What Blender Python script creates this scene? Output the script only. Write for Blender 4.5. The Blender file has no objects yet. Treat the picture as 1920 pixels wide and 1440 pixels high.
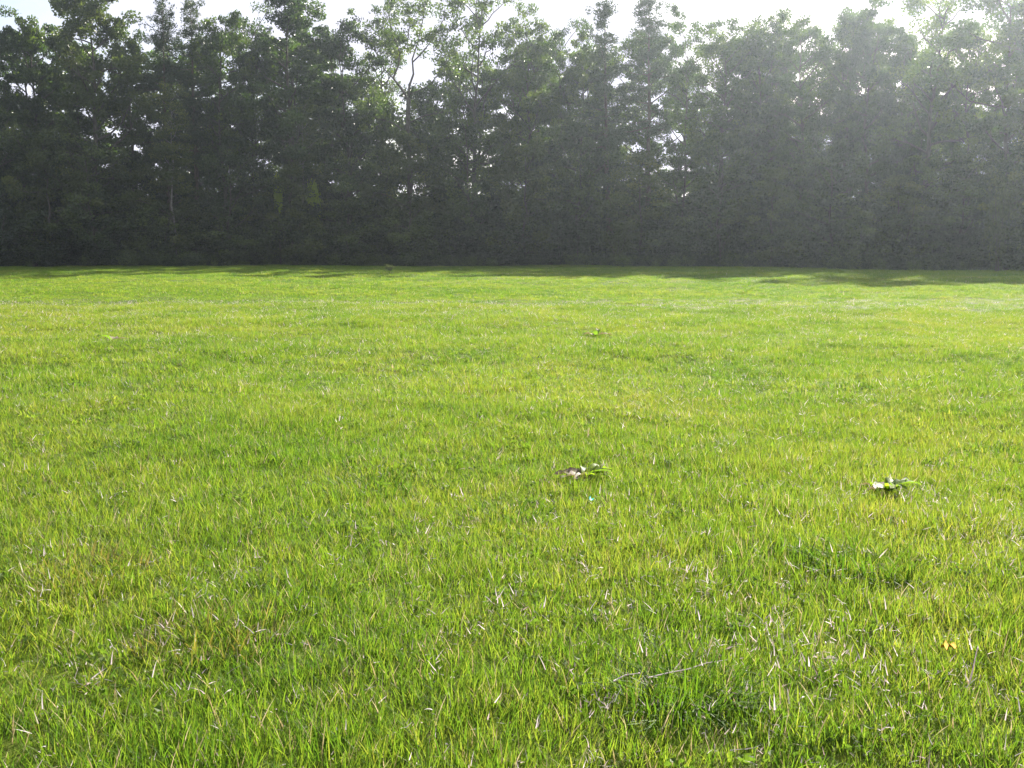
import bpy, math, random
import numpy as np

random.seed(11)
rng = np.random.default_rng(11)
S = bpy.context.scene
C = S.collection
R = math.radians

# ------------------------------------------------------------------ camera, sky, sun, exposure
CAM_H = 1.4
PITCH = 7.75
FOC = 1844.0            # focal length in pixels of a 1920 pixel wide frame
cam = bpy.data.cameras.new('camera')
cam.sensor_width = 36.0
cam.lens = FOC / 1920.0 * 36.0
cam.clip_start = 0.05
cam.clip_end = 3000.0
camo = bpy.data.objects.new('camera', cam)
camo.location = (0.0, 0.0, CAM_H)
camo.rotation_euler = (R(90 - PITCH), 0, 0)
C.objects.link(camo)
S.camera = camo

SUN_EL, SUN_AZ = 27.0, 29.0          # azimuth to the right of the view direction (+Y)
world = bpy.data.worlds.new('World')
S.world = world
world.use_nodes = True
wn, wl = world.node_tree.nodes, world.node_tree.links
wn.clear()
sky = wn.new('ShaderNodeTexSky')
sky.sky_type = 'NISHITA'
sky.sun_disc = False
sky.sun_elevation = R(SUN_EL)
sky.sun_rotation = R(SUN_AZ)
sky.air_density = 1.0
sky.dust_density = 2.0
# thin broken cloud over the sky
tc = wn.new('ShaderNodeTexCoord')
mp = wn.new('ShaderNodeMapping')
mp.inputs['Scale'].default_value = (1.0, 1.0, 2.6)
nz = wn.new('ShaderNodeTexNoise')
nz.inputs['Scale'].default_value = 3.2
nz.inputs['Detail'].default_value = 7.0
nz.inputs['Roughness'].default_value = 0.58
cr = wn.new('ShaderNodeValToRGB')
cr.color_ramp.elements[0].position = 0.30
cr.color_ramp.elements[0].color = (0, 0, 0, 1)
cr.color_ramp.elements[1].position = 0.52
cr.color_ramp.elements[1].color = (1, 1, 1, 1)
mx = wn.new('ShaderNodeMix')
mx.data_type = 'RGBA'
mx.inputs[7].default_value = (4.9, 4.9, 5.7, 1)
bg = wn.new('ShaderNodeBackground')
bg.inputs['Strength'].default_value = 0.060
out = wn.new('ShaderNodeOutputWorld')
wl.new(tc.outputs['Generated'], mp.inputs['Vector'])
wl.new(mp.outputs['Vector'], nz.inputs['Vector'])
wl.new(nz.outputs['Fac'], cr.inputs['Fac'])
wl.new(cr.outputs['Color'], mx.inputs[0])
wl.new(sky.outputs['Color'], mx.inputs[6])
wl.new(mx.outputs[2], bg.inputs['Color'])
wl.new(bg.outputs['Background'], out.inputs['Surface'])

sun = bpy.data.lights.new('sun', 'SUN')
sun.energy = 5.0
sun.angle = R(0.53)
sun.color = (1.0, 0.93, 0.80)
suno = bpy.data.objects.new('sun', sun)
suno.rotation_euler = (R(90 - SUN_EL), 0, R(180 - SUN_AZ))
suno.location = (30, 60, 60)
C.objects.link(suno)

S.view_settings.view_transform = 'Standard'
S.view_settings.look = 'None'
S.view_settings.gamma = 1.0
S.view_settings.use_curve_mapping = False
S.view_settings.exposure = 1.82
S.cycles.use_denoising = True
S.cycles.max_bounces = 8
S.cycles.diffuse_bounces = 4
S.cycles.transmission_bounces = 6
S.cycles.volume_bounces = 0
S.cycles.caustics_reflective = False
S.cycles.caustics_refractive = False
S.cycles.sample_clamp_indirect = 6.0


# ------------------------------------------------------------------ helpers
def terrain(x, y):
    """Gently rolling meadow height in metres."""
    x = np.asarray(x, float)
    y = np.asarray(y, float)
    z = np.zeros(np.broadcast(x, y).shape)
    for (wl_, amp, ang, ph) in ((46, .07, 1.1, .4), (31, .04, .2, 2.1), (17, .03, 2.2, 1.3), (11, .022, .8, .2),
                                (5.1, .028, 1.7, 4.), (3.3, .024, .35, 1.), (1.9, .016, 2.6, 2.), (1.2, .011, 1.2, 5.)):
        z = z + amp * np.sin(2 * math.pi / wl_ * (x * math.cos(ang) + y * math.sin(ang)) + ph)
    near = np.clip(np.hypot(x, y) / 14.0, 0.25, 1.0)
    return z * near


def tz(x, y):
    return float(terrain(x, y))


def spot(px, D):
    """World x of picture column px (0..1920) on the plane y = D."""
    depth = D * math.cos(R(PITCH)) + (CAM_H) * math.sin(R(PITCH)) * 0 
    return (px - 960.0) / FOC * depth


def ray_z(py, D):
    """World z of picture row py (0..1440) on the plane y = D."""
    a = math.atan((720.0 - py) / FOC) - R(PITCH)
    return CAM_H + D * math.tan(a)


def on_ground(px, py):
    """World point where picture position (px, py) meets the meadow."""
    a = math.atan((py - 720.0) / FOC) + R(PITCH)
    D = CAM_H / math.tan(a)
    for _ in range(4):
        z = tz(spot(px, D), D)
        D = (CAM_H - z) / math.tan(a)
    depth = D * math.cos(R(PITCH)) + (CAM_H - z) * math.sin(R(PITCH))
    x = (px - 960.0) / FOC * depth
    return x, D, tz(x, D)


def mesh_from(name, verts, tris=None, quads=None, mat=None, mats=None, mi=None, attr=None, smooth=False):
    """One mesh from numpy arrays of vertices, triangles and quads."""
    me = bpy.data.meshes.new(name)
    nt = 0 if tris is None else len(tris)
    nq = 0 if quads is None else len(quads)
    idx = []
    if nt:
        idx.append(np.asarray(tris).ravel())
    if nq:
        idx.append(np.asarray(quads).ravel())
    idx = np.concatenate(idx).astype(np.int32)
    starts = np.concatenate([np.arange(nt) * 3, nt * 3 + np.arange(nq) * 4]).astype(np.int32)
    me.vertices.add(len(verts))
    me.vertices.foreach_set('co', np.asarray(verts, np.float32).ravel())
    me.loops.add(len(idx))
    me.loops.foreach_set('vertex_index', idx)
    me.polygons.add(nt + nq)
    me.polygons.foreach_set('loop_start', starts)
    for m in ([mat] if mat else (mats or [])):
        me.materials.append(m)
    if mi is not None:
        me.polygons.foreach_set('material_index', np.asarray(mi, np.int32))
    me.polygons.foreach_set('use_smooth', np.full(nt + nq, smooth))
    if attr is not None:
        for k, v in attr.items():
            a = me.attributes.new(k, 'FLOAT', 'FACE')
            a.data.foreach_set('value', np.asarray(v, np.float32))
    me.update(calc_edges=True)
    me.validate()
    return me


def obj(name, me, parent=None, loc=(0, 0, 0), rot=(0, 0, 0), sc=(1, 1, 1)):
    o = bpy.data.objects.new(name, me)
    C.objects.link(o)
    o.location = loc
    o.rotation_euler = rot
    o.scale = sc
    if parent is not None:
        o.parent = parent
    return o


def tag(o, label=None, cat=None, group=None, kind=None):
    if label:
        o['label'] = label
    if cat:
        o['category'] = cat
    if group:
        o['group'] = group
    if kind:
        o['kind'] = kind
    return o


def empty(name, loc, rz=0.0, sc=(1, 1, 1)):
    o = bpy.data.objects.new(name, None)
    o.empty_display_size = 0.3
    C.objects.link(o)
    o.location = loc
    o.rotation_euler = (0, 0, rz)
    o.scale = sc
    return o


# ------------------------------------------------------------------ materials
def new_mat(name):
    m = bpy.data.materials.new(name)
    m.use_nodes = True
    m.node_tree.nodes.clear()
    return m, m.node_tree.nodes, m.node_tree.links


def ramp(nodes, stops):
    r = nodes.new('ShaderNodeValToRGB')
    e = r.color_ramp.elements
    while len(e) < len(stops):
        e.new(0.5)
    for el, (p, c) in zip(e, stops):
        el.position = p
        el.color = (*c, 1)
    return r


def leaf_material(name, stops, trans_gain=(1.5, 1.6, .8), trans=0.45, rough=0.5, spec=0.35, source='tint', patches=None, obj_var=0.0):
    """Thin leaf: diffuse and gloss on the near side, light coming through from behind.
    Colour runs along `stops` by a random value per leaf plus, if asked, broad patches by place."""
    m, n, l = new_mat(name)
    if source == 'tint':
        src = n.new('ShaderNodeAttribute')
        src.attribute_name = 'tint'
        val = src.outputs['Fac']
    else:
        src = n.new('ShaderNodeObjectInfo')
        val = src.outputs['Random']
        # blades of one tuft differ as well
        a2 = n.new('ShaderNodeAttribute')
        a2.attribute_name = 'tint'
        mm = n.new('ShaderNodeMath'); mm.operation = 'MULTIPLY_ADD'
        l.new(a2.outputs['Fac'], mm.inputs[0]); mm.inputs[1].default_value = 0.55
        sc_ = n.new('ShaderNodeMath'); sc_.operation = 'MULTIPLY'
        l.new(val, sc_.inputs[0]); sc_.inputs[1].default_value = 0.45
        l.new(sc_.outputs[0], mm.inputs[2])
        val = mm.outputs[0]
    if obj_var:
        oi = n.new('ShaderNodeObjectInfo')
        mm = n.new('ShaderNodeMath'); mm.operation = 'MULTIPLY_ADD'
        l.new(oi.outputs['Random'], mm.inputs[0]); mm.inputs[1].default_value = obj_var
        sc_ = n.new('ShaderNodeMath'); sc_.operation = 'MULTIPLY'
        l.new(val, sc_.inputs[0]); sc_.inputs[1].default_value = 1 - obj_var
        l.new(sc_.outputs[0], mm.inputs[2])
        val = mm.outputs[0]
    rp = ramp(n, stops)
    if patches:
        geo = n.new('ShaderNodeNewGeometry')
        acc = val
        for scale, gain in patches:
            t = n.new('ShaderNodeTexNoise')
            t.inputs['Scale'].default_value = scale
            t.inputs['Detail'].default_value = 3
            l.new(geo.outputs['Position'], t.inputs['Vector'])
            mm = n.new('ShaderNodeMath'); mm.operation = 'MULTIPLY_ADD'
            sb = n.new('ShaderNodeMath'); sb.operation = 'SUBTRACT'
            l.new(t.outputs['Fac'], sb.inputs[0]); sb.inputs[1].default_value = 0.5
            l.new(sb.outputs[0], mm.inputs[0]); mm.inputs[1].default_value = gain
            l.new(acc, mm.inputs[2])
            acc = mm.outputs[0]
        val = acc
    l.new(val, rp.inputs['Fac'])
    p = n.new('ShaderNodeBsdfPrincipled')
    p.inputs['Roughness'].default_value = rough
    p.inputs['Specular IOR Level'].default_value = spec
    l.new(rp.outputs['Color'], p.inputs['Base Color'])
    t = n.new('ShaderNodeBsdfTranslucent')
    g = n.new('ShaderNodeMix'); g.data_type = 'RGBA'; g.blend_type = 'MULTIPLY'
    g.inputs[0].default_value = 1.0
    g.inputs[7].default_value = (*trans_gain, 1)
    l.new(rp.outputs['Color'], g.inputs[6])
    l.new(g.outputs[2], t.inputs['Color'])
    mix = n.new('ShaderNodeMixShader')
    mix.inputs['Fac'].default_value = trans
    l.new(p.outputs[0], mix.inputs[1])
    l.new(t.outputs[0], mix.inputs[2])
    o = n.new('ShaderNodeOutputMaterial')
    l.new(mix.outputs[0], o.inputs['Surface'])
    return m


def bark_material(name, c0, c1, scale=(6, 6, 1.2), rough=0.9):
    m, n, l = new_mat(name)
    t = n.new('ShaderNodeTexCoord')
    mp_ = n.new('ShaderNodeMapping')
    mp_.inputs['Scale'].default_value = scale
    z = n.new('ShaderNodeTexNoise')
    z.inputs['Scale'].default_value = 2.0
    z.inputs['Detail'].default_value = 6
    rp = ramp(n, [(0.3, c0), (0.7, c1)])
    b = n.new('ShaderNodeBump')
    b.inputs['Strength'].default_value = 0.6
    b.inputs['Distance'].default_value = 0.03
    p = n.new('ShaderNodeBsdfPrincipled')
    p.inputs['Roughness'].default_value = rough
    o = n.new('ShaderNodeOutputMaterial')
    l.new(t.outputs['Object'], mp_.inputs['Vector'])
    l.new(mp_.outputs['Vector'], z.inputs['Vector'])
    l.new(z.outputs['Fac'], rp.inputs['Fac'])
    l.new(z.outputs['Fac'], b.inputs['Height'])
    l.new(rp.outputs['Color'], p.inputs['Base Color'])
    l.new(b.outputs['Normal'], p.inputs['Normal'])
    l.new(p.outputs[0], o.inputs['Surface'])
    return m


M_OAK = leaf_material('broad_leaf', [(0.0, (.012, .026, .008)), (.45, (.032, .058, .012)), (1.0, (.105, .140, .024))], trans_gain=(2.0, 2.1, .9), trans=.50, obj_var=.35, rough=.36, spec=.5)
M_PALE = leaf_material('pale_leaf', [(0.0, (.040, .062, .018)), (.5, (.066, .090, .023)), (1.0, (.19, .21, .050))], trans=.45, obj_var=.3)  # brightest stop puts sunlit leaf specks into the colour
M_PINE = leaf_material('pine_needle', [(0.0, (.022, .040, .018)), (.6, (.040, .065, .024)), (1.0, (.070, .090, .030))], trans=.22, obj_var=.35)
M_SHRUB = leaf_material('shrub_leaf', [(0.0, (.010, .022, .007)), (.45, (.030, .054, .013)), (1.0, (.14, .19, .040))], trans=.42, obj_var=.45, rough=.36, spec=.5)  # top stop paints a few sprigs as if sunlit
M_SUNLIT = leaf_material('sunlit_leaf', [(0.0, (.26, .34, .036)), (1.0, (.36, .42, .05))], trans=.55)  # sunlight on foliage put into the leaf colour
M_BARK = bark_material('bark', (.035, .028, .022), (.10, .085, .068))
M_PINEBARK = bark_material('pine_bark', (.05, .036, .028), (.13, .090, .066))
M_BIRCH = bark_material('pale_bark', (.11, .10, .085), (.27, .255, .23), scale=(1.2, 1.2, 7))

GRASS_STOPS = [(0.0, (.040, .096, .009)), (.36, (.080, .152, .012)), (.66, (.130, .184, .019)), (1.0, (.200, .206, .034))]
M_GRASS = leaf_material('grass_blade', GRASS_STOPS, trans_gain=(1.8, 1.75, 1.3), trans=.56, rough=.55, spec=.16, source='object',
                        patches=((.16, .85), (.7, .75)))
M_TUSSOCK = leaf_material('tussock_blade', [(0.0, (.036, .084, .010)), (1.0, (.085, .150, .015))], trans_gain=(1.6, 1.75, .9), trans=.45, rough=.6, spec=.14)
M_BROWNISH = leaf_material('withered_blade', [(0.0, (.10, .11, .022)), (1.0, (.22, .17, .06))], trans=.4, rough=.5)
M_STRAW = leaf_material('straw_blade', [(0.0, (.24, .20, .10)), (1.0, (.50, .44, .30))], trans_gain=(1.2, 1.1, .9), trans=.4, rough=.55, spec=.2)
M_DRY_GLINT = leaf_material('dead_blade_glint', [(0.0, (.26, .20, .18)), (.5, (.48, .42, .42)), (1.0, (.74, .68, .72))], trans_gain=(1.1, 1.0, 1.05), trans=.40, rough=.5, spec=.3)  # dead grass colour; the palest lilac end carries painted glints
M_DOCK = leaf_material('dock_leaf', [(0.0, (.10, .17, .02)), (1.0, (.22, .29, .03))], trans=.6, rough=.5, spec=.2)
M_DOCKOLD = leaf_material('withered_dock_leaf', [(0.0, (.09, .06, .04)), (1.0, (.26, .21, .18))], trans=.25, rough=.6, spec=.16)


def ground_material():
    m, n, l = new_mat('meadow_soil')
    geo = n.new('ShaderNodeNewGeometry')
    a = n.new('ShaderNodeTexNoise'); a.inputs['Scale'].default_value = 9; a.inputs['Detail'].default_value = 8
    b = n.new('ShaderNodeTexNoise'); b.inputs['Scale'].default_value = .35; b.inputs['Detail'].default_value = 4
    c = n.new('ShaderNodeTexNoise'); c.inputs['Scale'].default_value = 60; c.inputs['Detail'].default_value = 4
    for t in (a, b, c):
        l.new(geo.outputs['Position'], t.inputs['Vector'])
    ra = ramp(n, [(.30, (.050, .060, .016)), (.5, (.085, .120, .018)), (.72, (.130, .160, .024))])
    rb = ramp(n, [(.3, (.75, .85, .8)), (.7, (1.25, 1.1, .9))])
    l.new(a.outputs['Fac'], ra.inputs['Fac'])
    l.new(b.outputs['Fac'], rb.inputs['Fac'])
    mul = n.new('ShaderNodeMix'); mul.data_type = 'RGBA'; mul.blend_type = 'MULTIPLY'; mul.inputs[0].default_value = 1
    l.new(ra.outputs['Color'], mul.inputs[6]); l.new(rb.outputs['Color'], mul.inputs[7])
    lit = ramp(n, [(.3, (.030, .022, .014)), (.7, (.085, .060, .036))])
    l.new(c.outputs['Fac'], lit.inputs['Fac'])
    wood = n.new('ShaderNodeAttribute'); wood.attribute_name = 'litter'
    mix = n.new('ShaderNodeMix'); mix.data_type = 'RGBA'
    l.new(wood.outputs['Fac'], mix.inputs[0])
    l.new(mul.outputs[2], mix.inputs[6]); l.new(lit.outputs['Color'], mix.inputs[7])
    p = n.new('ShaderNodeBsdfPrincipled'); p.inputs['Roughness'].default_value = .95
    p.inputs['Specular IOR Level'].default_value = .1
    bp = n.new('ShaderNodeBump'); bp.inputs['Strength'].default_value = .8; bp.inputs['Distance'].default_value = .04
    l.new(a.outputs['Fac'], bp.inputs['Height'])
    l.new(bp.outputs['Normal'], p.inputs['Normal'])
    l.new(mix.outputs[2], p.inputs['Base Color'])
    o = n.new('ShaderNodeOutputMaterial')
    l.new(p.outputs[0], o.inputs['Surface'])
    return m


# ------------------------------------------------------------------ ground
EDGE_PX = np.array([-700, -300, 0, 400, 700, 1000, 1300, 1600, 1920, 2300, 2800], float)
EDGE_D = np.array([70, 76, 80, 86, 92, 92, 86, 79, 70, 62, 55], float)


def edge(px):
    """Distance of the wood's front along picture column px."""
    return float(np.interp(px, EDGE_PX, EDGE_D))


EDGE_X = np.array([(p - 960) / FOC * d for p, d in zip(EDGE_PX, EDGE_D)])


def axis(lo, hi, fine_lo, fine_hi, step, grow):
    mid = list(np.arange(fine_lo, fine_hi + 1e-6, step))
    s, v = step, fine_hi
    while v < hi:
        s *= grow; v += s; mid.append(min(v, hi))
    s, v, low = step, fine_lo, []
    while v > lo:
        s *= grow; v -= s; low.append(max(v, lo))
    return np.array(low[::-1] + mid)


gx = axis(-340, 340, -6, 6, .14, 1.055)
gy = axis(-110, 560, 1.5, 12, .14, 1.03)
GX, GY = np.meshgrid(gx, gy)
GZ = terrain(GX, GY)
nx, ny = len(gx), len(gy)
gv = np.stack([GX.ravel(), GY.ravel(), GZ.ravel()], 1)
i0 = (np.arange(ny - 1)[:, None] * nx + np.arange(nx - 1)[None]).ravel()
gq = np.stack([i0, i0 + 1, i0 + nx + 1, i0 + nx], 1)
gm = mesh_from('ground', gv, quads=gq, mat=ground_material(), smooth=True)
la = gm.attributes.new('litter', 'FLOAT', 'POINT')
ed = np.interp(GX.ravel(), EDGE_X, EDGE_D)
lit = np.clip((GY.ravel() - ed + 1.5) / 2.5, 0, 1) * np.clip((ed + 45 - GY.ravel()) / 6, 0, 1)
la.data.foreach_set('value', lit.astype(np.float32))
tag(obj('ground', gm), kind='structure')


# ------------------------------------------------------------------ tree building
class Tubes:
    def __init__(self):
        self.v, self.q, self.n = [], [], 0

    def add(self, pts, radii, sides=6):
        pts = np.asarray(pts, float)
        k = len(pts)
        ang = np.arange(sides) * 2 * math.pi / sides
        tang = np.gradient(pts, axis=0)
        tang /= np.linalg.norm(tang, axis=1)[:, None] + 1e-9
        for i in range(k):
            t = tang[i]
            u = np.cross(t, (0, 0, 1) if abs(t[2]) < .9 else (1, 0, 0))
            u /= np.linalg.norm(u)
            w = np.cross(t, u)
            self.v.append(pts[i] + radii[i] * (np.cos(ang)[:, None] * u + np.sin(ang)[:, None] * w))
        for i in range(k - 1):
            a = self.n + i * sides + np.arange(sides)
            b = self.n + i * sides + (np.arange(sides) + 1) % sides
            self.q.append(np.stack([a, b, b + sides, a + sides], 1))
        self.n += k * sides

    def mesh(self, name, mat):
        return mesh_from(name, np.concatenate(self.v), quads=np.concatenate(self.q), mat=mat, smooth=True)


def leaves_mesh(name, groups, mat, size=(.16, .28), aspect=.62, up=0.0, along=None):
    """A folded four-cornered leaf at every centre: real little faces with a fold along the midrib."""
    centers = np.concatenate(groups)
    n = len(centers)
    d = rng.normal(size=(n, 3))
    if along is not None:
        d = d * .6 + along
    d /= np.linalg.norm(d, axis=1)[:, None]
    nr = rng.normal(size=(n, 3))
    nr[:, 2] += up
    s = np.cross(d, nr)
    s /= np.linalg.norm(s, axis=1)[:, None] + 1e-9
    nn = np.cross(s, d)
    L = rng.uniform(size[0], size[1], n)[:, None]
    W = L * aspect * rng.uniform(.75, 1.25, n)[:, None]
    base = centers - d * L * .5
    tip = centers + d * L * .5 - nn * L * .08
    mid = centers + d * L * .02
    a = mid + s * W * .5 + nn * W * .14
    b = mid - s * W * .5 + nn * W * .14
    v = np.stack([base, a, tip, b], 1).reshape(-1, 3)
    i = np.arange(n) * 4
    t = np.concatenate([np.stack([i, i + 1, i + 2], 1), np.stack([i, i + 2, i + 3], 1)])
    sprig = np.concatenate([np.full(len(g), rng.random() ** 1.6) for g in groups])   # leaves of one sprig are alike
    tint = .68 * sprig + .32 * rng.random(n)
    return mesh_from(name, v, tris=t, mat=mat, attr={'tint': np.concatenate([tint, tint])})


def blob(center, r, n, flat=.75):
    p = rng.normal(size=(n, 3))
    p /= np.linalg.norm(p, axis=1)[:, None]
    p *= (rng.random(n) ** .45)[:, None] * r
    p[:, 2] *= flat
    return p + center


def broadleaf(H, Rad, seed, lo=.2, leaves=205, limbs=27, airy=1.0, mat=None, leaf=(.17, .31), trunk_r=.26, bark=None, top_round=.55, lean=0.0):
    """Returns (trunk mesh, branch mesh, crown mesh) of a forest-edge broadleaved tree."""
    r = np.random.default_rng(seed)
    tr, br, cl = Tubes(), Tubes(), []
    k = 9
    tp = np.zeros((k, 3))
    tp[:, 2] = np.linspace(-.25, H * .90, k)
    tp[1:, :2] += np.cumsum(r.normal(0, .16, (k - 1, 2)), 0)
    tp[:, 0] += lean * (tp[:, 2] / H) ** 1.5
    rad = trunk_r * (1 - .86 * np.linspace(0, 1, k) ** .9)
    rad[0] *= 1.5
    tr.add(tp, rad, 8)
    g = 2.399963
    for i in range(limbs):
        f = (i + r.uniform(0, .9)) / limbs
        h = lo + (.93 - lo) * f
        hz = h * H
        j = np.interp(hz, tp[:, 2], np.arange(k))
        base = np.array([np.interp(j, np.arange(k), tp[:, c]) for c in range(3)])
        az = i * g + r.uniform(-.5, .5)
        # outline: wide in the middle, rounded at the top, ragged from limb to limb
        prof = math.sin(min(1.0, (h - lo + .12) / .35) * math.pi / 2) * (1 - max(0, (h - top_round) / (1.02 - top_round)) ** 2.4 * .62)
        L = Rad * prof * r.uniform(.55, 1.25)
        el = R(r.uniform(6, 34) + 22 * f)
        dirv = np.array([math.cos(az) * math.cos(el), math.sin(az) * math.cos(el), math.sin(el)])
        n_ = 5
        pts = [base]
        dv = dirv.copy()
        for s_ in range(n_ - 1):
            dv = dv + r.normal(0, .16, 3) + np.array([0, 0, .05])
            dv /= np.linalg.norm(dv)
            pts.append(pts[-1] + dv * L / (n_ - 1))
        pts = np.array(pts)
        lr = trunk_r * (.42 - .22 * f)
        br.add(pts, np.linspace(lr, .02, n_), 5)
        cl.append((pts[-1], r.uniform(.6, 1.05)))
        for s_ in range(r.integers(4, 7)):
            u = r.uniform(.3, 1.0)
            q = np.array([np.interp(u * (n_ - 1), np.arange(n_), pts[:, c]) for c in range(3)])
            dd = dirv * .6 + r.normal(0, .65, 3)
            dd /= np.linalg.norm(dd)
            e = q + dd * r.uniform(.5, 1.0) * (.35 * L + .35)
            m_ = (q + e) / 2 + r.normal(0, .07, 3)
            br.add([q, m_, e], [lr * .35, lr * .22, .012], 4)
            cl.append((e, r.uniform(.5, .95)))
    cl.append((tp[-1] + np.array([0, 0, .6]), .8))
    cen = []
    for c, rr in cl:
        if c[2] < .3:
            continue
        cen.append(blob(c, rr * .98, max(8, int(leaves * airy * r.uniform(.45, 1.25) * rr ** 1.3)), .6))
    cm = leaves_mesh('crown', cen, mat or M_OAK, size=leaf, up=.5)
    return tr.mesh('trunk', bark or M_BARK), br.mesh('branches', bark or M_BARK), cm


def pine(H, Rad, seed, lo=.45, whorls=13, sparse=1.0):
    """A Scots pine: bare stem below, level tiers of needle pads getting shorter to a ragged tip."""
    r = np.random.default_rng(seed)
    tr, br, cen, aln = Tubes(), Tubes(), [], []
    k = 8
    tp = np.zeros((k, 3))
    tp[:, 2] = np.linspace(-.25, H, k)
    tp[1:, :2] += np.cumsum(r.normal(0, .07, (k - 1, 2)), 0)
    tr.add(tp, .23 * (1 - .93 * np.linspace(0, 1, k)), 8)
    for w in range(whorls * 2):
        f = min(max((w + r.uniform(-.9, .9)) / (whorls * 2 - 1), 0), 1)
        hz = H * (lo + (.985 - lo) * f)
        base = np.array([np.interp(hz, tp[:, 2], tp[:, c]) for c in range(3)])
        a0 = r.uniform(0, 6.28)
        nb = r.integers(1, 4)
        for b in range(nb):
            az = a0 + b * 6.283 / nb + r.uniform(-.7, .7)
            L = Rad * (1 - .78 * f ** 1.15) * r.uniform(.35, 1.3)
            el = R(-8 + 40 * f + r.uniform(-16, 18))
            d = np.array([math.cos(az) * math.cos(el), math.sin(az) * math.cos(el), math.sin(el)])
            pts = np.array([base, base + d * L * .5 + np.array([0, 0, -.08]), base + d * L + np.array([0, 0, .15])])
            br.add(pts, [.055 - .03 * f, .035 - .02 * f, .01], 4)
            for s_ in range(int(2 + L * 2.2)):
                u = r.uniform(.3, 1.08)
                q = base + d * L * u + r.normal(0, .26, 3) * np.array([1, 1, .8])
                n_ = int(48 * sparse * r.uniform(.4, 1.4))
                cen.append(blob(q, r.uniform(.26, .56), n_, .72))
                aln.append(np.tile(d * .5 + np.array([0, 0, .35]), (n_, 1)))
    q = blob(tp[-1] + np.array([0, 0, -.1]), .3, 60, 1.6)
    cen.append(q); aln.append(np.tile(np.array([0, 0, 1.0]), (60, 1)))
    cm = leaves_mesh('crown', cen, M_PINE, size=(.16, .30), aspect=.30, along=np.concatenate(aln))
    return tr.mesh('trunk', M_PINEBARK), br.mesh('branches', M_PINEBARK), cm


def shrub(H, Rad, seed, mat, leaf=(.14, .26), stems=9, leaves=120, umin=.12):
    """A bushy shrub with foliage down to the ground."""
    r = np.random.default_rng(seed)
    st, cen = Tubes(), []
    for i in range(stems):
        az = i * 2.4 + r.uniform(-.4, .4)
        L = H * r.uniform(.6, 1.0)
        sp = Rad * r.uniform(.35, .95)
        pts = [np.array([math.cos(az) * .12, math.sin(az) * .12, -.1])]
        for s_ in range(1, 5):
            u = s_ / 4
            pts.append(np.array([math.cos(az) * sp * u ** 1.2, math.sin(az) * sp * u ** 1.2, L * u ** .85]) + r.normal(0, .06 * H / 4, 3))
        pts = np.array(pts)
        st.add(pts, np.linspace(.045, .012, 5), 5)
        for s_ in range(9):
            u = r.uniform(umin, 1.0)
            q = np.array([np.interp(u * 4, np.arange(5), pts[:, c]) for c in range(3)]) + r.normal(0, .28, 3) * Rad * .55
            q[2] = max(q[2], .25)
            cen.append(blob(q, r.uniform(.38, .75) * (H / 4.5) ** .5, int(leaves * r.uniform(.6, 1.3)), .8))
    c = [g[g[:, 2] > .03] for g in cen]
    return st.mesh('stems', M_BARK), leaves_mesh('foliage', c, mat, size=leaf, up=.4)


H0 = 21.0
BROAD = [broadleaf(H0, 4.0, 100 + i, lo=(.16, .24, .2, .28, .18, .22, .2)[i], airy=(1.0, .85, 1.1, .8, 1.0, .9, 1.2)[i],
                   top_round=(.55, .62, .5, .66, .7, .58, .6)[i]) for i in range(7)]
AIRY = [broadleaf(H0, 4.4, 200 + i, lo=.3, limbs=24, leaves=130, airy=1.0, leaf=(.16, .28), top_round=.68) for i in range(3)]
PALE = [broadleaf(H0, 3.8, 300 + i, lo=.2, mat=M_PALE, airy=1.0, top_round=.6) for i in range(2)]
PINES = [pine(H0, 2.6, 400 + i, lo=(.5, .42, .46)[i], whorls=(13, 15, 12)[i]) for i in range(3)]
BIRCH = [broadleaf(H0, 2.4, 500, lo=.45, limbs=20, leaves=90, mat=M_PALE, leaf=(.14, .26), trunk_r=.15, bark=M_BIRCH)]
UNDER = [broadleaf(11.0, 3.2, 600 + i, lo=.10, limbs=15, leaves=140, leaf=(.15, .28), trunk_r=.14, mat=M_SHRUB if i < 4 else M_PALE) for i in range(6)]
SHRUBS = [shrub(4.5, 2.2, 700 + i, M_SHRUB) for i in range(4)]
NOMR = {'broad': 3.1, 'airy': 3.5, 'pale': 2.9, 'pine': 2.3, 'birch': 2.3, 'under': 2.7}
SETS = {'broad': BROAD, 'airy': AIRY, 'pale': PALE, 'pine': PINES, 'birch': BIRCH, 'under': UNDER}
def mesh_top(me):
    co = np.empty(len(me.vertices) * 3, np.float32)
    me.vertices.foreach_get('co', co)
    return float(np.sort(co[2::3])[-40])


TOPS = {p_[2].name: mesh_top(p_[2]) for st_ in SETS.values() for p_ in st_}
NAMES = {'broad': 'broadleaf_tree', 'airy': 'broadleaf_tree', 'pale': 'broadleaf_tree', 'pine': 'pine_tree', 'birch': 'slender_tree', 'under': 'young_tree'}


def plant_tree(kind, variant, px, D, top, half, label, group, rz=None):
    """A tree at picture column px and distance D whose tip reaches picture row `top`, `half` picture pixels wide each side."""
    x = spot(px, D)
    z = tz(x, D)
    top = top - 10
    t, b, c = SETS[kind][variant % len(SETS[kind])]
    sz = (ray_z(top, D) - z) / TOPS[c.name]
    sxy = half / FOC * D / NOMR[kind]
    rz = random.uniform(0, 6.28) if rz is None else rz
    o = empty(NAMES[kind], (x, D, z), rz, (sxy, sxy, sz))
    tag(o, label, 'tree', group)
    obj('trunk', t, o)
    obj('branches', b, o)
    obj('crown', c, o)
    return o


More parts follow.
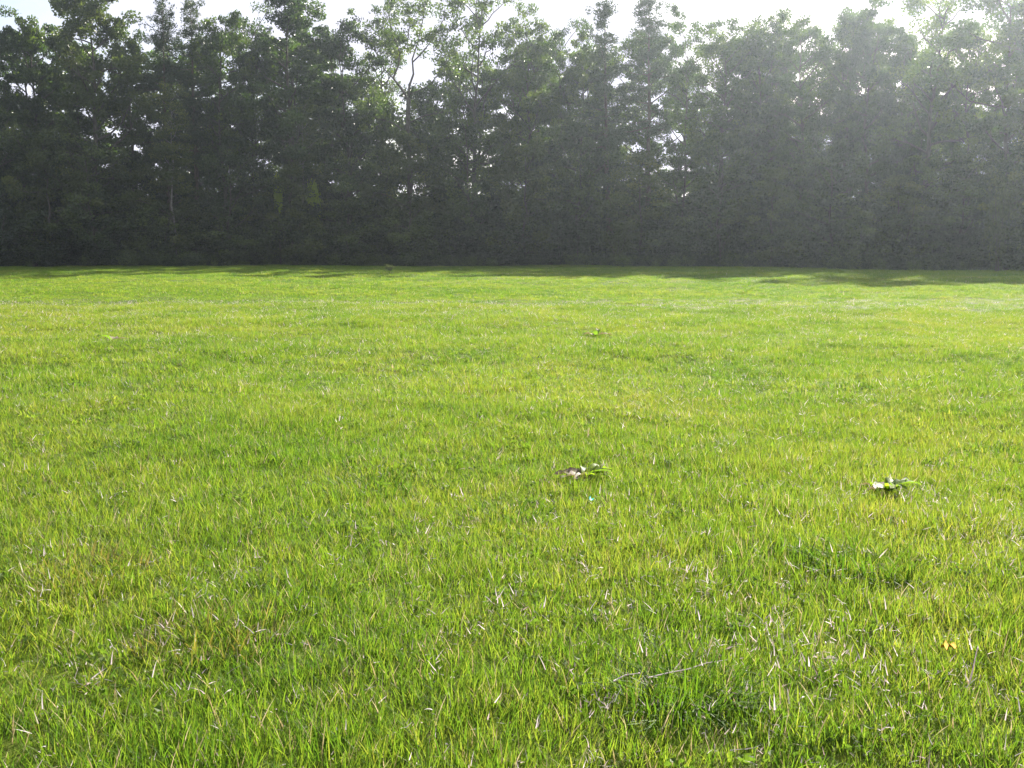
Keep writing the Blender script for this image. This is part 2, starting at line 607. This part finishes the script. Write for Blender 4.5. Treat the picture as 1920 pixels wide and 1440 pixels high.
G1 = 'trees along the front of the wood'
FRONT = [
    ('broad', 0, -40, 30, 60, 'dark leafy tree just showing at the left border of the picture', 1.0),
    ('airy', 0, 6, 52, 48, 'loose leafy tree at far left with a bright sky gap beside its top', 0.0),
    ('broad', 2, 72, 22, 52, 'dense dark tree with a blunt top, left of the tall light green tree', 1.5),
    ('pale', 0, 180, -22, 74, 'tall light green tree near the left whose top leaves the frame', 0.0),
    ('broad', 4, 262, 38, 42, 'narrow low crown just right of the tall light green tree', 2.5),
    ('pine', 0, 322, 2, 52, 'pine with a thin tip, left of the twin pine tips at upper left', 2.0),
    ('pine', 1, 372, -4, 54, 'pine with a thin tip, right of the twin pine tips at upper left', 2.5),
    ('broad', 1, 425, 28, 46, 'leafy tree with a ragged top between the twin pines and the big dark oak', 1.0),
    ('airy', 1, 484, 18, 52, 'see-through crown full of sky specks left of the big dark oak', 3.0),
    ('broad', 6, 560, -18, 72, 'big dark oak with a dense domed top that touches the frame edge', 0.5),
    ('broad', 3, 648, 32, 52, 'lower leafy tree in the dip right of the big dark oak', 2.0),
    ('airy', 2, 722, -8, 54, 'airy tree left of the forked limbs, sky shining between its twigs', 4.0),
    ('airy', 0, 888, -22, 72, 'airy wide tree right of the forked limbs, reaching above the frame', 1.0),
    ('broad', 5, 982, 26, 46, 'pointed leafy tree right of the notch in the skyline', 2.0),
    ('airy', 1, 1046, 46, 44, 'small open crown between the pointed leafy tree and the first spire pine', 3.0),
    ('broad', 0, 1090, 66, 44, 'lowest leafy crown directly left of the first spire pine', 1.5),
    ('pine', 2, 1142, 8, 62, 'spire pine with a broad tiered top, left of the tallest pine', 0.0),
    ('pine', 0, 1213, -24, 56, 'tallest pine, narrow tiers standing clear against the white sky', 2.0),
    ('airy', 2, 1280, 18, 40, 'small feathery crown right of the tallest pine', 1.5),
    ('broad', 1, 1348, 38, 58, 'broad flat-topped tree in the bright glare right of the feathery crown', 0.0),
    ('broad', 3, 1406, 42, 50, 'rounded hazy tree left of the small pine tip', 2.0),
    ('pine', 1, 1442, 32, 46, 'small pine tip rising between two rounded hazy trees', 3.5),
    ('broad', 5, 1500, 26, 56, 'rounded hazy tree right of the small pine tip', 1.0),
    ('broad', 4, 1574, 6, 48, 'left peak of the twin leafy peaks on the right side', 2.0),
    ('broad', 2, 1624, 14, 50, 'right peak of the twin leafy peaks on the right side', 1.0),
    ('broad', 6, 1672, 66, 46, 'low crown below the sky gap between twin peaks and airy oak', 2.5),
    ('airy', 0, 1726, -22, 82, 'airy rounded oak on the right with fine twigs against the sky', 0.5),
    ('broad', 0, 1800, 44, 54, 'low dark tree in the dip right of the airy oak', 1.5),
    ('broad', 4, 1882, -45, 84, 'tall dark tree in the upper right corner of the wood', 0.0),
    ('pale', 1, 1968, -20, 70, 'leafy tree half outside the right border of the picture', 0.5),
]
for kind, var, px, top, half, label, back in FRONT:
    plant_tree(kind, var, px, edge(px) + 2.2 + back, top, half, label, G1)

# the tree with the dark forked limbs: open trunk fork below a light crown
def forked_tree():
    D = edge(768) + 2.0
    x = spot(768, D); z = tz(x, D)
    o = empty('forked_tree', (x, D, z))
    tag(o, 'tree with dark forked limbs standing out in the big sky gap', 'tree', G1)
    k = D / FOC

    def P(px, py, dy=0.0):
        return np.array([(px - 768) * k, dy, ray_z(py, D) - z])
    tr, br, cen = Tubes(), Tubes(), []
    tr.add([P(770, 505), P(766, 420), P(772, 330), P(767, 250), P(770, 186)], [.36, .28, .25, .22, .20], 8)
    limbs = [
        ([P(770, 190), P(757, 165, .2), P(742, 146, .3), P(752, 122, .2), P(755, 98, .1), P(742, 62), P(735, 20, -.3)], .14),
        ([P(770, 190), P(772, 162, -.2), P(780, 140, -.3), P(778, 112, -.2), P(790, 78, -.5), P(800, 30, -.3), P(806, -20)], .13),
        ([P(774, 176), P(788, 168, .5), P(806, 158, .9), P(826, 130, 1.2), P(838, 92, 1.0)], .075),
        ([P(744, 148, .3), P(726, 128, .8), P(712, 100, 1.2), P(700, 70, 1.3)], .07),
        ([P(778, 118, -.2), P(796, 104, -.9), P(822, 74, -1.5), P(840, 40, -1.8)], .07),
        ([P(755, 100, .1), P(768, 78, .6), P(772, 40, 1.1), P(766, 0, 1.2)], .07),
        ([P(768, 250), P(742, 232, -.6), P(716, 226, -1.2), P(694, 214, -1.6)], .08),
        ([P(770, 230), P(800, 214, .6), P(826, 208, 1.2), P(850, 196, 1.3)], .08),
    ]
    r = np.random.default_rng(77)
    for pts, r0 in limbs:
        pts = np.array(pts)
        br.add(pts, np.linspace(r0, .025, len(pts)), 6)
        for s_ in range(15):
            u = r.uniform(.45, 1.0) * (len(pts) - 1)
            q = np.array([np.interp(u, np.arange(len(pts)), pts[:, c]) for c in range(3)])
            e = q + r.normal(0, .8, 3) + np.array([0, 0, .25])
            if abs(e[0] - (784 - 768) * k) < 1.3 and P(0, 186)[2] < e[2] < P(0, 112)[2]:
                continue                        # the open window below the fork's crown
            br.add([q, (q + e) / 2 + r.normal(0, .08, 3), e], [.03, .02, .008], 4)
            cen.append(blob(e, r.uniform(.45, .85), int(r.uniform(45, 95))))
    obj('trunk', tr.mesh('trunk', M_BARK), o)
    obj('branches', br.mesh('branches', M_BARK), o)
    obj('crown', leaves_mesh('crown', cen, M_OAK, size=(.17, .30), up=.5), o)


forked_tree()

# slender pale-stemmed trees on the front
plant_tree('birch', 0, 331, edge(331) - .3, 165, 40, 'slender tree with a pale straight stem showing below the twin pines', G1)
plant_tree('birch', 0, 577, edge(577) + .2, 195, 38, 'slender pale-stemmed tree standing in front of the big dark oak', G1)

# places along the wood, named by what stands there on the skyline
PLACES = [(-18, 'at the left picture border'), (50, 'under the loose far-left tree'), (88, 'under the blunt dark tree'), (122, 'under the first narrow sky notch'),
          (182, 'under the tall light green tree'), (250, 'under the narrow low crown'), (312, 'under the left twin pine'), (368, 'under the right twin pine'),
          (428, 'between the twin pines and oak'), (482, 'under the see-through crown'), (540, 'left under the big dark oak'), (600, 'right under the big dark oak'),
          (652, 'under the dip right of the oak'), (706, 'left of the forked limbs'), (768, 'straight under the forked limbs'), (832, 'right of the forked limbs'),
          (888, 'under the airy wide tree'), (946, 'under the notch beside the airy wide tree'), (986, 'under the pointed leafy tree'),
          (1040, 'under the small open crown'), (1088, 'under the lowest leafy crown'), (1142, 'under the first spire pine'), (1206, 'under the tallest pine'),
          (1272, 'under the small feathery crown'), (1344, 'under the broad flat-topped tree'), (1402, 'under the rounded tree left of the small pine'),
          (1450, 'under the small pine tip'), (1506, 'under the rounded tree right of the small pine'), (1570, 'under the left twin leafy peak'),
          (1626, 'under the right twin leafy peak'), (1674, 'under the low crown beside the airy oak'), (1732, 'under the airy rounded oak'),
          (1800, 'under the dip right of the airy oak'), (1872, 'under the tall corner tree'), (1945, 'at the right picture border')]

G2 = 'young trees under the tall ones at the wood edge'
for i, (px, where) in enumerate(PLACES):
    top = (215, 255, 190, 280, 235, 290, 225, 195, 260)[i % 9]
    if 700 < px < 840:
        top = (165, 196, 160)[(px > 730) + (px > 800)]
    light = i % 4 == 2
    plant_tree('under', 4 + i // 4 % 2 if light else i % 4, px + random.uniform(-8, 8), edge(px) + (-.4 if light else (.2, 4.5, 1.6, 6.5)[i % 4]), top + (60 if light else 0), 62,
               ('lighter green' if light else 'dark') + ' young tree of the middle storey, ' + where, G2)
plant_tree('under', 1, 792, edge(792) + 5, 200, 60, 'dark young tree just right of the forked tree stem', G2)

G3 = 'trees deeper in the wood'
for i, (px, where) in enumerate(PLACES):
    top = (88, 52, 108, 62, 80, 48, 96)[i % 7]
    if px in (122, 250, 652, 946, 1040, 1088, 1272, 1674, 1800):
        top = 118
    where = where.replace('under', 'behind')
    if 700 < px < 840:
        plant_tree('under', i % 4, px, edge(px) + 8 + i % 4, (150, 205, 140)[(px > 730) + (px > 800)], 62, 'dark young tree deeper in the wood, ' + where, G3)
    else:
        plant_tree('broad', i * 3 + 1, px + random.uniform(-14, 14), edge(px) + (8, 11, 9.5, 13)[i % 4], top, 62, 'dark tall tree deeper in the wood, ' + where, G3)

# shrubs along the foot of the wood
G4 = 'shrubs along the foot of the wood'
L4 = 'dark shrub in deep shade at the foot of the wood'


def plant_shrub(px, D, top, half, label, group, v, name='shrub', pair=None):
    x = spot(px, D); z = tz(x, D)
    o = empty(name, (x, D, z), random.uniform(0, 6.28), (half / FOC * D / 2.5,) * 2 + ((ray_z(top, D) - z) / 4.9,))
    tag(o, label, 'shrub', group)
    s, f = pair or SHRUBS[v % len(SHRUBS)]
    obj('stems', s, o)
    obj('foliage', f, o)
    return o


for i, (px, where) in enumerate(PLACES):
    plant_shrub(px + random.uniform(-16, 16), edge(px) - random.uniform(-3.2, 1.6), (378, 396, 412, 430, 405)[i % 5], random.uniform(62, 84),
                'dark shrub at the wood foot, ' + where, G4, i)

pale_pair = shrub(4.5, 2.0, 801, M_PALE, leaf=(.14, .24), leaves=40)
plant_shrub(1158, edge(1158) - 2.0, 402, 46, 'pale loose shrub at the wood foot below and left of the bright glare', G4, 0, pair=pale_pair)
plant_shrub(1872, edge(1872) - 2.2, 300, 46, 'tall sunlit shrub by the right end of the wood, light put into its pale leaves', G4, 0, pair=pale_pair)  # sunlight put into the shrub's pale leaf colour
young = shrub(6.0, 1.3, 802, M_SUNLIT, leaf=(.20, .34), stems=3, leaves=30, umin=.84)  # leaf sprays added for sunlit patches of tree foliage
plant_shrub(526, edge(526) - .6, 325, 24, 'sunlit spray of tree foliage, sun put into its yellow-green colour, larger of a pair', G4, 0, 'sunlit_spray', young)
plant_shrub(592, edge(592) - .4, 338, 20, 'sunlit spray of tree foliage, sun put into its yellow-green colour, smaller right one', G4, 0, 'sunlit_spray', young)
o = plant_shrub(730, 59, 494, 16, 'tiny weed sticking up on the far crest of the meadow', None, 1, 'weed', pale_pair)

# ------------------------------------------------------------------ grass
def blades(n, radius, hmin, hmax, w, lean, mat_index_fn=None, droop=.55, seed=0):
    """Arched, tapering grass blades around the origin: arrays of vertices, faces, tints, material indices."""
    r = np.random.default_rng(seed)
    V, Q, T, tint, mq, mt = [], [], [], [], [], []
    nseg = 3
    for i in range(n):
        a = r.uniform(0, 6.283)
        rr = radius * math.sqrt(r.random())
        bx, by = rr * math.cos(a), rr * math.sin(a)
        h = r.uniform(hmin, hmax)
        az = a + r.normal(0, 1.1)
        d = np.array([math.cos(az), math.sin(az), 0])
        s = np.array([-math.sin(az), math.cos(az), 0])
        tw = r.normal(0, .6)
        s = s * math.cos(tw) + d * math.sin(tw)
        ln = lean * r.uniform(.3, 1.6)
        ww = w * r.uniform(.7, 1.3)
        base = len(V)
        th = math.atan(ln * .5)
        p = np.array([bx, by, -.012])
        for k in range(nseg + 1):
            u = k / nseg
            wk = ww * (1 - u ** 1.6) * .5
            if k == nseg:
                V.append(p.copy())
            else:
                V.append(p - s * wk); V.append(p + s * wk)
            th += droop * ln * r.uniform(.6, 1.3)
            p = p + (d * math.sin(th) + np.array([0, 0, math.cos(th)])) * h / nseg
        for k in range(nseg - 1):
            b = base + 2 * k
            Q.append((b, b + 1, b + 3, b + 2))
        b = base + 2 * (nseg - 1)
        T.append((b, b + 1, b + 2))
        t = r.random()
        tint.append(t)
        mi = 0 if mat_index_fn is None else mat_index_fn(r)
        mt.append(mi)
        mq += [mi] * (nseg - 1)
    tq = np.repeat(tint, nseg - 1)
    return np.array(V), np.array(T), np.array(Q), np.concatenate([tint, tq]), np.concatenate([mt, mq])


def tuft_mesh(name, mats, **kw):
    V, T, Q, t, m = blades(**kw)
    return mesh_from(name, V, tris=T, quads=Q, mats=mats, mi=m, attr={'tint': t})


def straw_share(p):
    return lambda r: 1 if r.random() < p else 0


def lib(name, meshes):
    col = bpy.data.collections.new(name)
    for k, me in enumerate(meshes):
        o_ = bpy.data.objects.new(name + '_tuft', me)
        col.objects.link(o_)
    return col


near_tufts = [tuft_mesh('tuft', [M_GRASS, M_STRAW], n=36, radius=.085, hmin=.035, hmax=.105, w=.0038, lean=.28 + .1 * (k % 4),
                        mat_index_fn=straw_share(.03 + .02 * (k % 3)), seed=900 + k) for k in range(9)]
far_tufts = [tuft_mesh('tuft', [M_GRASS, M_STRAW], n=60, radius=.21, hmin=.03, hmax=.085, w=.010, lean=.6,
                       mat_index_fn=straw_share(.03), seed=940 + k) for k in range(6)]
GRASS_LIB = lib('grass', near_tufts + far_tufts)


def dead_glint_piece(seed):
    r = np.random.default_rng(seed)
    V, T, Q, tint, m = blades(n=4 + seed % 3, radius=.07, hmin=.008, hmax=.034 + .03 * (seed % 2), w=.0048, lean=2.0, droop=.10, seed=seed)
    V[:, 2] += .064  # lifted so the pale chips also read as glints
    return mesh_from('tuft', V, tris=T, quads=Q, mat=M_DRY_GLINT, attr={'tint': tint})


DEAD_GLINT_LIB = lib('dry_grass_glint', [dead_glint_piece(970 + k) for k in range(7)])


def scatter_group(col):
    ng = bpy.data.node_groups.new('scatter_' + col.name, 'GeometryNodeTree')
    ng.interface.new_socket('Geometry', in_out='INPUT', socket_type='NodeSocketGeometry')
    ng.interface.new_socket('Geometry', in_out='OUTPUT', socket_type='NodeSocketGeometry')
    n, l = ng.nodes, ng.links
    gi, go = n.new('NodeGroupInput'), n.new('NodeGroupOutput')
    ci = n.new('GeometryNodeCollectionInfo')
    ci.inputs['Collection'].default_value = col
    ci.inputs['Separate Children'].default_value = True
    ci.inputs['Reset Children'].default_value = True
    iop = n.new('GeometryNodeInstanceOnPoints')
    iop.inputs['Pick Instance'].default_value = True

    def na(name, typ):
        a = n.new('GeometryNodeInputNamedAttribute')
        a.data_type = typ
        a.inputs['Name'].default_value = name
        return a.outputs['Attribute']
    l.new(gi.outputs[0], iop.inputs['Points'])
    l.new(ci.outputs[0], iop.inputs['Instance'])
    l.new(na('pick', 'INT'), iop.inputs['Instance Index'])
    l.new(na('turn', 'FLOAT_VECTOR'), iop.inputs['Rotation'])
    l.new(na('size', 'FLOAT_VECTOR'), iop.inputs['Scale'])
    l.new(iop.outputs[0], go.inputs[0])
    return ng


def scatter(name, pts, pick, turn, size, col):
    me = bpy.data.meshes.new(name)
    me.vertices.add(len(pts))
    me.vertices.foreach_set('co', pts.astype(np.float32).ravel())
    a = me.attributes.new('pick', 'INT', 'POINT'); a.data.foreach_set('value', pick.astype(np.int32))
    a = me.attributes.new('turn', 'FLOAT_VECTOR', 'POINT'); a.data.foreach_set('vector', turn.astype(np.float32).ravel())
    a = me.attributes.new('size', 'FLOAT_VECTOR', 'POINT'); a.data.foreach_set('vector', size.astype(np.float32).ravel())
    o_ = obj(name, me)
    md = o_.modifiers.new('scatter', 'NODES')
    md.node_group = scatter_group(col)
    return o_


def fan(n, r0, r1, slope=.60, side=2.2):
    """n points spread evenly over the meadow between distances r0 and r1, a little wider than what is seen."""
    y = np.empty(0)
    while len(y) < n:
        t = rng.uniform(r0, r1, 4 * n)
        y = np.concatenate([y, t[rng.random(4 * n) < (slope * t + side) / (slope * r1 + side)]])
    y = y[:n]
    return rng.uniform(-1, 1, n) * (slope * y + side), y


def lump(x, y):
    """Smooth 0..1 field of lusher spots, metres across."""
    v = 0
    for (w_, a_, p_) in ((2.3, .3, 1.), (1.3, 1.9, 2.), (3.7, 2.7, .3), (.8, 1.2, 4.), (6.1, .9, 2.2)):
        v = v + np.sin(2 * math.pi / w_ * (x * math.cos(a_) + y * math.sin(a_)) + p_)
    return .5 + v / 10


UNDER_LIB = lib('undergrowth', [p_[1] for p_ in SHRUBS])
ux, uy = [], []
for k in range(185):
    px = -140 + (k // 5) * 60 + (k % 5) * 12
    D = edge(px) + (3.2, 6.5, 11, 16, 21)[k % 5] + random.uniform(-.8, .8)
    ux.append(spot(px, D)); uy.append(D)
ux, uy = np.array(ux), np.array(uy)
n = len(ux)
s = rng.uniform(1.3, 1.9, n)
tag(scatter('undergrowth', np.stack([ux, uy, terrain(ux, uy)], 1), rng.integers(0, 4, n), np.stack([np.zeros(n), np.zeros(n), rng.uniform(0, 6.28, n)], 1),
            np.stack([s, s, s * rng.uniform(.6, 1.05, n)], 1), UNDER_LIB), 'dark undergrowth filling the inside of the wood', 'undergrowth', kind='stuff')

parts = []
for (n, r0, r1, lo_, hi_, s0, s1) in ((36000, 1.1, 9, 0, 9, .7, 1.25), (48000, 9, 24, 0, 9, .95, 1.5), (34000, 6, 40, 9, 15, .7, 1.05), (100000, 30, 97, 9, 15, 1.0, 1.7)):
    x, y = fan(n, r0, r1)
    keep = y < np.interp(x, EDGE_X, EDGE_D) + 1.5
    x, y = x[keep], y[keep]
    n = len(x)
    s = rng.uniform(s0, s1, n)
    hgt = s * (.66 + .62 * lump(x, y) ** 1.5) * np.interp(y, [4, 9], [1.08, .88]) * rng.uniform(.8, 1.2, n)
    pk = rng.integers(lo_, hi_, n)
    parts.append((np.stack([x, y, terrain(x, y)], 1), pk, np.stack([rng.normal(0, .12, n), rng.normal(0, .12, n), rng.uniform(0, 6.283, n)], 1),
                  np.stack([s, s, hgt], 1)))
P_, K_, T_, Z_ = (np.concatenate(c) for c in zip(*parts))
tag(scatter('grass', P_, K_, T_, Z_, GRASS_LIB), 'short bright green meadow grass lit from behind', 'grass', kind='stuff')

M_WEED = leaf_material('weed_leaf', [(0.0, (.050, .092, .016)), (1.0, (.095, .145, .024))], trans_gain=(1.7, 1.8, .9), trans=.5, rough=.55, spec=.2)
WEED_LIB = lib('low_weeds', [leaves_mesh('tuft', [blob(np.array([0, 0, .028]), .06, 12, .4) for _ in range(2)], M_WEED, size=(.012, .026), aspect=.75, up=1.6)
                             for k in range(4)])
x, y = fan(3600, 1.2, 13)
keep = lump(x * .8 + 3, y * .8 + 1) * rng.uniform(.3, 1.7, len(x)) > .5
x, y = x[keep], y[keep]
n = len(x)
s = rng.uniform(.6, 1.3, n)
tag(scatter('low_weeds', np.stack([x, y, terrain(x, y)], 1), rng.integers(0, 4, n), np.stack([np.zeros(n), np.zeros(n), rng.uniform(0, 6.283, n)], 1),
            np.stack([s, s, s], 1), WEED_LIB), 'small-leaved low weeds mixed into the grass', 'weeds', kind='stuff')

# ragged herbs along the foot of the wood
HERB_LIB = lib('herb_fringe', [shrub(1.0, .6, 820 + k, M_SHRUB, leaf=(.06, .13), stems=6, leaves=22)[1] for k in range(4)])
n = 460
hp = rng.uniform(-250, 2200, n)
hd = np.interp(hp, EDGE_PX, EDGE_D) - np.abs(rng.normal(0, 1.3, n)) - .3 + 1.2 * np.sin(hp / 70.0)
hx = (hp - 960) / FOC * hd
s = rng.uniform(.5, 1.25, n)
tag(scatter('herb_fringe', np.stack([hx, hd, terrain(hx, hd)], 1), rng.integers(0, 4, n), np.stack([np.zeros(n), np.zeros(n), rng.uniform(0, 6.283, n)], 1),
            np.stack([s * 1.3, s * 1.3, s], 1), HERB_LIB), 'ragged dark herbs along the foot of the wood', 'herbs', kind='stuff')

# pale dead blades and chips painted as glints in the sward, thicker in spots
cl_spots = [(1330, 965, 1.0), (1700, 870, .8), (1500, 1285, .9), (1180, 980, .7), (1760, 985, .8), (1250, 1110, .5), (800, 1290, .9), (100, 1250, .9),
            (1560, 745, 1.2), (1300, 800, 1.0), (450, 1110, 1.3), (1000, 720, 1.6), (500, 700, 1.6), (1640, 940, .6), (1620, 1285, .3), (1210, 1305, .2), (1340, 1282, .25), (1480, 1300, .3), (1700, 1240, .4), (1900, 1020, .6)]
xs, ys = [], []
for px, py, sd in cl_spots:
    gxp, gyp, _ = on_ground(px, py)
    k = 130 if sd > .35 else 28
    xs.append(gxp + rng.normal(0, sd * .75, k)); ys.append(gyp + rng.normal(0, sd * .8, k))
x, y = fan(11000, 1.4, 26)
xs.append(x); ys.append(y)
x, y = np.concatenate(xs), np.concatenate(ys)
ok = y > 1.5
x, y = x[ok], y[ok]
n = len(x)
s = rng.uniform(.45, 1.05, n) * (1 + np.clip(y - 6, 0, 20) * .03)
tag(scatter('dry_grass_glint', np.stack([x, y, terrain(x, y)], 1), rng.integers(0, 7, n),
            np.stack([rng.normal(0, .5, n), rng.normal(0, .5, n), rng.uniform(0, 6.283, n)], 1), np.stack([s, s, s], 1), DEAD_GLINT_LIB),
    'pale dead grass blades and painted glint chips scattered through the green sward', 'dry grass', kind='stuff')


# ------------------------------------------------------------------ single plants in the meadow
def tussock(px, py, rad, hmin, hmax, n, mat, label, seed, name='grass_tussock'):
    x, y, z = on_ground(px, py)
    V, T, Q, t, m = blades(n=n, radius=rad, hmin=hmin, hmax=hmax, w=.0062 + .0004 * y, lean=.75, seed=seed)
    o_ = obj(name, mesh_from(name, V, tris=T, quads=Q, mat=mat, attr={'tint': t}), loc=(x, y, z))
    tag(o_, label, 'grass clump', 'clumps standing out of the meadow grass')


tussock(1275, 1310, .20, .10, .22, 320, M_TUSSOCK, 'darkest green grass clump, low in the picture and closest to the camera', 31)
tussock(1610, 1065, .24, .10, .20, 330, M_TUSSOCK, 'tall dark green clump right of centre, halfway down the meadow', 32)
tussock(692, 922, .26, .09, .17, 240, M_TUSSOCK, 'flat dark green clump left of the dock plants', 33)
tussock(950, 972, .22, .08, .16, 240, M_TUSSOCK, 'dark clump with pale dead blades just left of the centre dock plant', 34)
tussock(1310, 888, .25, .09, .17, 240, M_TUSSOCK, 'dark green clump between the two dock plants', 35)
tussock(1880, 860, .30, .10, .20, 260, M_TUSSOCK, 'dark lush clump at the right border of the meadow', 36)
tussock(1528, 606, .50, .12, .26, 200, M_TUSSOCK, 'small distant dark clump alone in the far right meadow', 37)
tussock(545, 1122, .22, .08, .15, 240, M_TUSSOCK, 'dark green clump left of centre beside a withered patch', 38)
tussock(310, 722, .4, .09, .18, 240, M_TUSSOCK, 'dark clump far left in the middle of the meadow', 41)
tussock(390, 1200, .26, .07, .16, 320, M_BROWNISH, 'larger brownish withered clump at lower left', 39)
tussock(160, 1080, .24, .07, .15, 280, M_BROWNISH, 'smaller brownish withered clump at far left', 40)


def dock_leaf(L, W, droop, mat, seed, up=.55):
    """A long wavy dock leaf, four strips of two faces, folded along its midrib."""
    r = np.random.default_rng(seed)
    V, Q = [], []
    th = up
    p = np.zeros(3)
    n = 6
    for k in range(n + 1):
        u = k / n
        w = W * math.sin(math.pi * min(1, .08 + .92 * u ** .8)) ** .8 * .5 + .003
        wv = r.normal(0, .008)
        V += [p + np.array([0, -w, w * .35 + wv]), p.copy(), p + np.array([0, w, w * .35 - wv])]
        th -= droop / n
        p = p + np.array([math.cos(th), 0, math.sin(th)]) * L / n
    for k in range(n):
        b = 3 * k
        Q += [(b, b + 1, b + 4, b + 3), (b + 1, b + 2, b + 5, b + 4)]
    t = np.full(len(Q), r.random())
    return mesh_from('leaf', np.array(V), quads=np.array(Q), mat=mat, attr={'tint': t}, smooth=True)


def dock(px, py, label, seed, sizes, sc):
    x, y, z = on_ground(px, py)
    o_ = empty('dock_plant', (x, y, z + .032), 0, (sc, sc, sc))
    tag(o_, label, 'plant', 'broad-leaved weeds in the meadow')
    for k, (az, L, old) in enumerate(sizes):
        lf = obj('leaf', dock_leaf(L, L * .36, 1.1 if not old else .7, M_DOCKOLD if old else M_DOCK, seed + k, .95 if not old else .45), o_, rot=(0, 0, R(az)))
        if old:
            lf['label'] = 'withered pale brown leaf'


dock(1100, 905, 'broad-leaved dock with bright green leaves right and withered ones left, near the centre', 50,
     [(10, .16, 0), (55, .15, 0), (330, .17, 0), (290, .12, 0), (170, .20, 1), (200, .17, 1), (150, .17, 1), (230, .13, 1), (100, .13, 0), (25, .10, 0), (345, .11, 0), (270, .09, 1)], 1.05)
dock(1665, 930, 'broad-leaved dock with grey shining leaves in the right half of the meadow', 70,
     [(15, .15, 0), (335, .17, 0), (62, .12, 0), (192, .13, 1), (140, .16, 1), (222, .12, 0), (262, .14, 0), (300, .12, 0), (100, .13, 1), (165, .10, 0)], 1.1)
dock(210, 642, 'tiny far weed with one pale leaf in the left meadow', 90, [(30, .2, 1), (100, .24, 1), (220, .2, 0)], 1.2)
dock(1117, 634, 'small far weed with pale leaves in the middle of the meadow', 95, [(0, .22, 1), (150, .2, 1), (250, .2, 0), (70, .2, 0)], 1.2)


def stalk(name, pts, r0, mat, label, cat):
    pts = np.array(pts, float)
    base = pts[0].copy()
    t = Tubes()
    t.add(pts - base, np.linspace(r0, r0 * .4, len(pts)), 5)
    me = t.mesh(name, mat)
    a = me.attributes.new('tint', 'FLOAT', 'FACE')
    a.data.foreach_set('value', np.full(len(me.polygons), .7, np.float32))
    tag(obj(name, me, loc=base), label, cat)


def along(pl, lift):
    res = []
    for px, py in pl:
        x, y, z = on_ground(px, py)
        res.append((x, y, z + lift))
    return res


stalk('dry_stalk', along([(1215, 1305), (1250, 1296), (1290, 1288), (1325, 1276), (1362, 1270)], .06), .0024, M_DRY_GLINT, 'long pale dry stalk lying on the grass at lower right', 'dry stalk')
stalk('dry_stalk', along([(1150, 1312), (1172, 1300), (1200, 1296)], .06), .003, M_DRY_GLINT, 'short pale dry stalk left of the long lying one', 'dry stalk')
x, y, z = on_ground(1812, 1300)
stalk('dry_stalk', [(x, y, z), (x + .02, y + .01, z + .07), (x + .035, y + .02, z + .14)], .0035, M_DRY_GLINT, 'pale dry stalk leaning upright near the orange leaf', 'dry stalk')
x, y, z = on_ground(1266, 1262)
stalk('dark_stalk', [(x, y, z), (x - .002, y, z + .09), (x - .004, y, z + .17), (x + .012, y - .01, z + .215)], .0022, M_TUSSOCK, 'thin dark upright stalk above the darkest grass clump', 'stalk')

# orange fallen leaf
m, n_, l_ = new_mat('orange_leaf')
pb = n_.new('ShaderNodeBsdfPrincipled'); pb.inputs['Base Color'].default_value = (.62, .30, .02, 1); pb.inputs['Roughness'].default_value = .8; pb.inputs['Specular IOR Level'].default_value = .1
zz = n_.new('ShaderNodeTexNoise'); zz.inputs['Scale'].default_value = 60
rr_ = ramp(n_, [(.35, (.45, .17, .015)), (.65, (.72, .42, .03))])
l_.new(zz.outputs['Fac'], rr_.inputs['Fac']); l_.new(rr_.outputs['Color'], pb.inputs['Base Color'])
oo = n_.new('ShaderNodeOutputMaterial'); l_.new(pb.outputs[0], oo.inputs['Surface'])
x, y, z = on_ground(1792, 1262)
lf = obj('fallen_leaf', dock_leaf(.05, .034, .5, m, 120, .3), loc=(x, y, z + .085), rot=(.2, .1, 2.8))
tag(lf, 'small orange fallen leaf lying in the lower right grass', 'leaf')
m, n_, l_ = new_mat('turquoise_scrap')
pb = n_.new('ShaderNodeBsdfPrincipled'); pb.inputs['Base Color'].default_value = (.03, .42, .40, 1); pb.inputs['Roughness'].default_value = .4
oo = n_.new('ShaderNodeOutputMaterial'); l_.new(pb.outputs[0], oo.inputs['Surface'])
x, y, z = on_ground(1105, 972)
tag(obj('litter_scrap', dock_leaf(.026, .018, .9, m, 121, .5), loc=(x, y, z + .10), rot=(.5, .2, 1.0)), 'tiny turquoise scrap in the grass below the centre dock plant', 'scrap')

# ------------------------------------------------------------------ veiling glare, added as a thin scattering volume
VEIL_DENSITY = 0.00042
m, n_, l_ = new_mat('glare_veil')
pv = n_.new('ShaderNodeVolumePrincipled')
pv.inputs['Color'].default_value = (.76, .88, 1.0, 1)
pv.inputs['Density'].default_value = VEIL_DENSITY
pv.inputs['Anisotropy'].default_value = .76
oo = n_.new('ShaderNodeOutputMaterial')
l_.new(pv.outputs['Volume'], oo.inputs['Volume'])
x0, x1, y0, y1, z0, z1 = -345, 345, -115, 565, -1.4, 27.5
hv = np.array([(x0, y0, z0), (x1, y0, z0), (x1, y1, z0), (x0, y1, z0), (x0, y0, z1), (x1, y0, z1), (x1, y1, z1), (x0, y1, z1)], float)
hq = np.array([(0, 3, 2, 1), (4, 5, 6, 7), (0, 1, 5, 4), (1, 2, 6, 5), (2, 3, 7, 6), (3, 0, 4, 7)])
tag(obj('glare_veil', mesh_from('glare_veil', hv, quads=hq, mat=m)), 'thin pale scattering volume added over meadow and wood for the lens glare', 'glare_veil', kind='stuff')
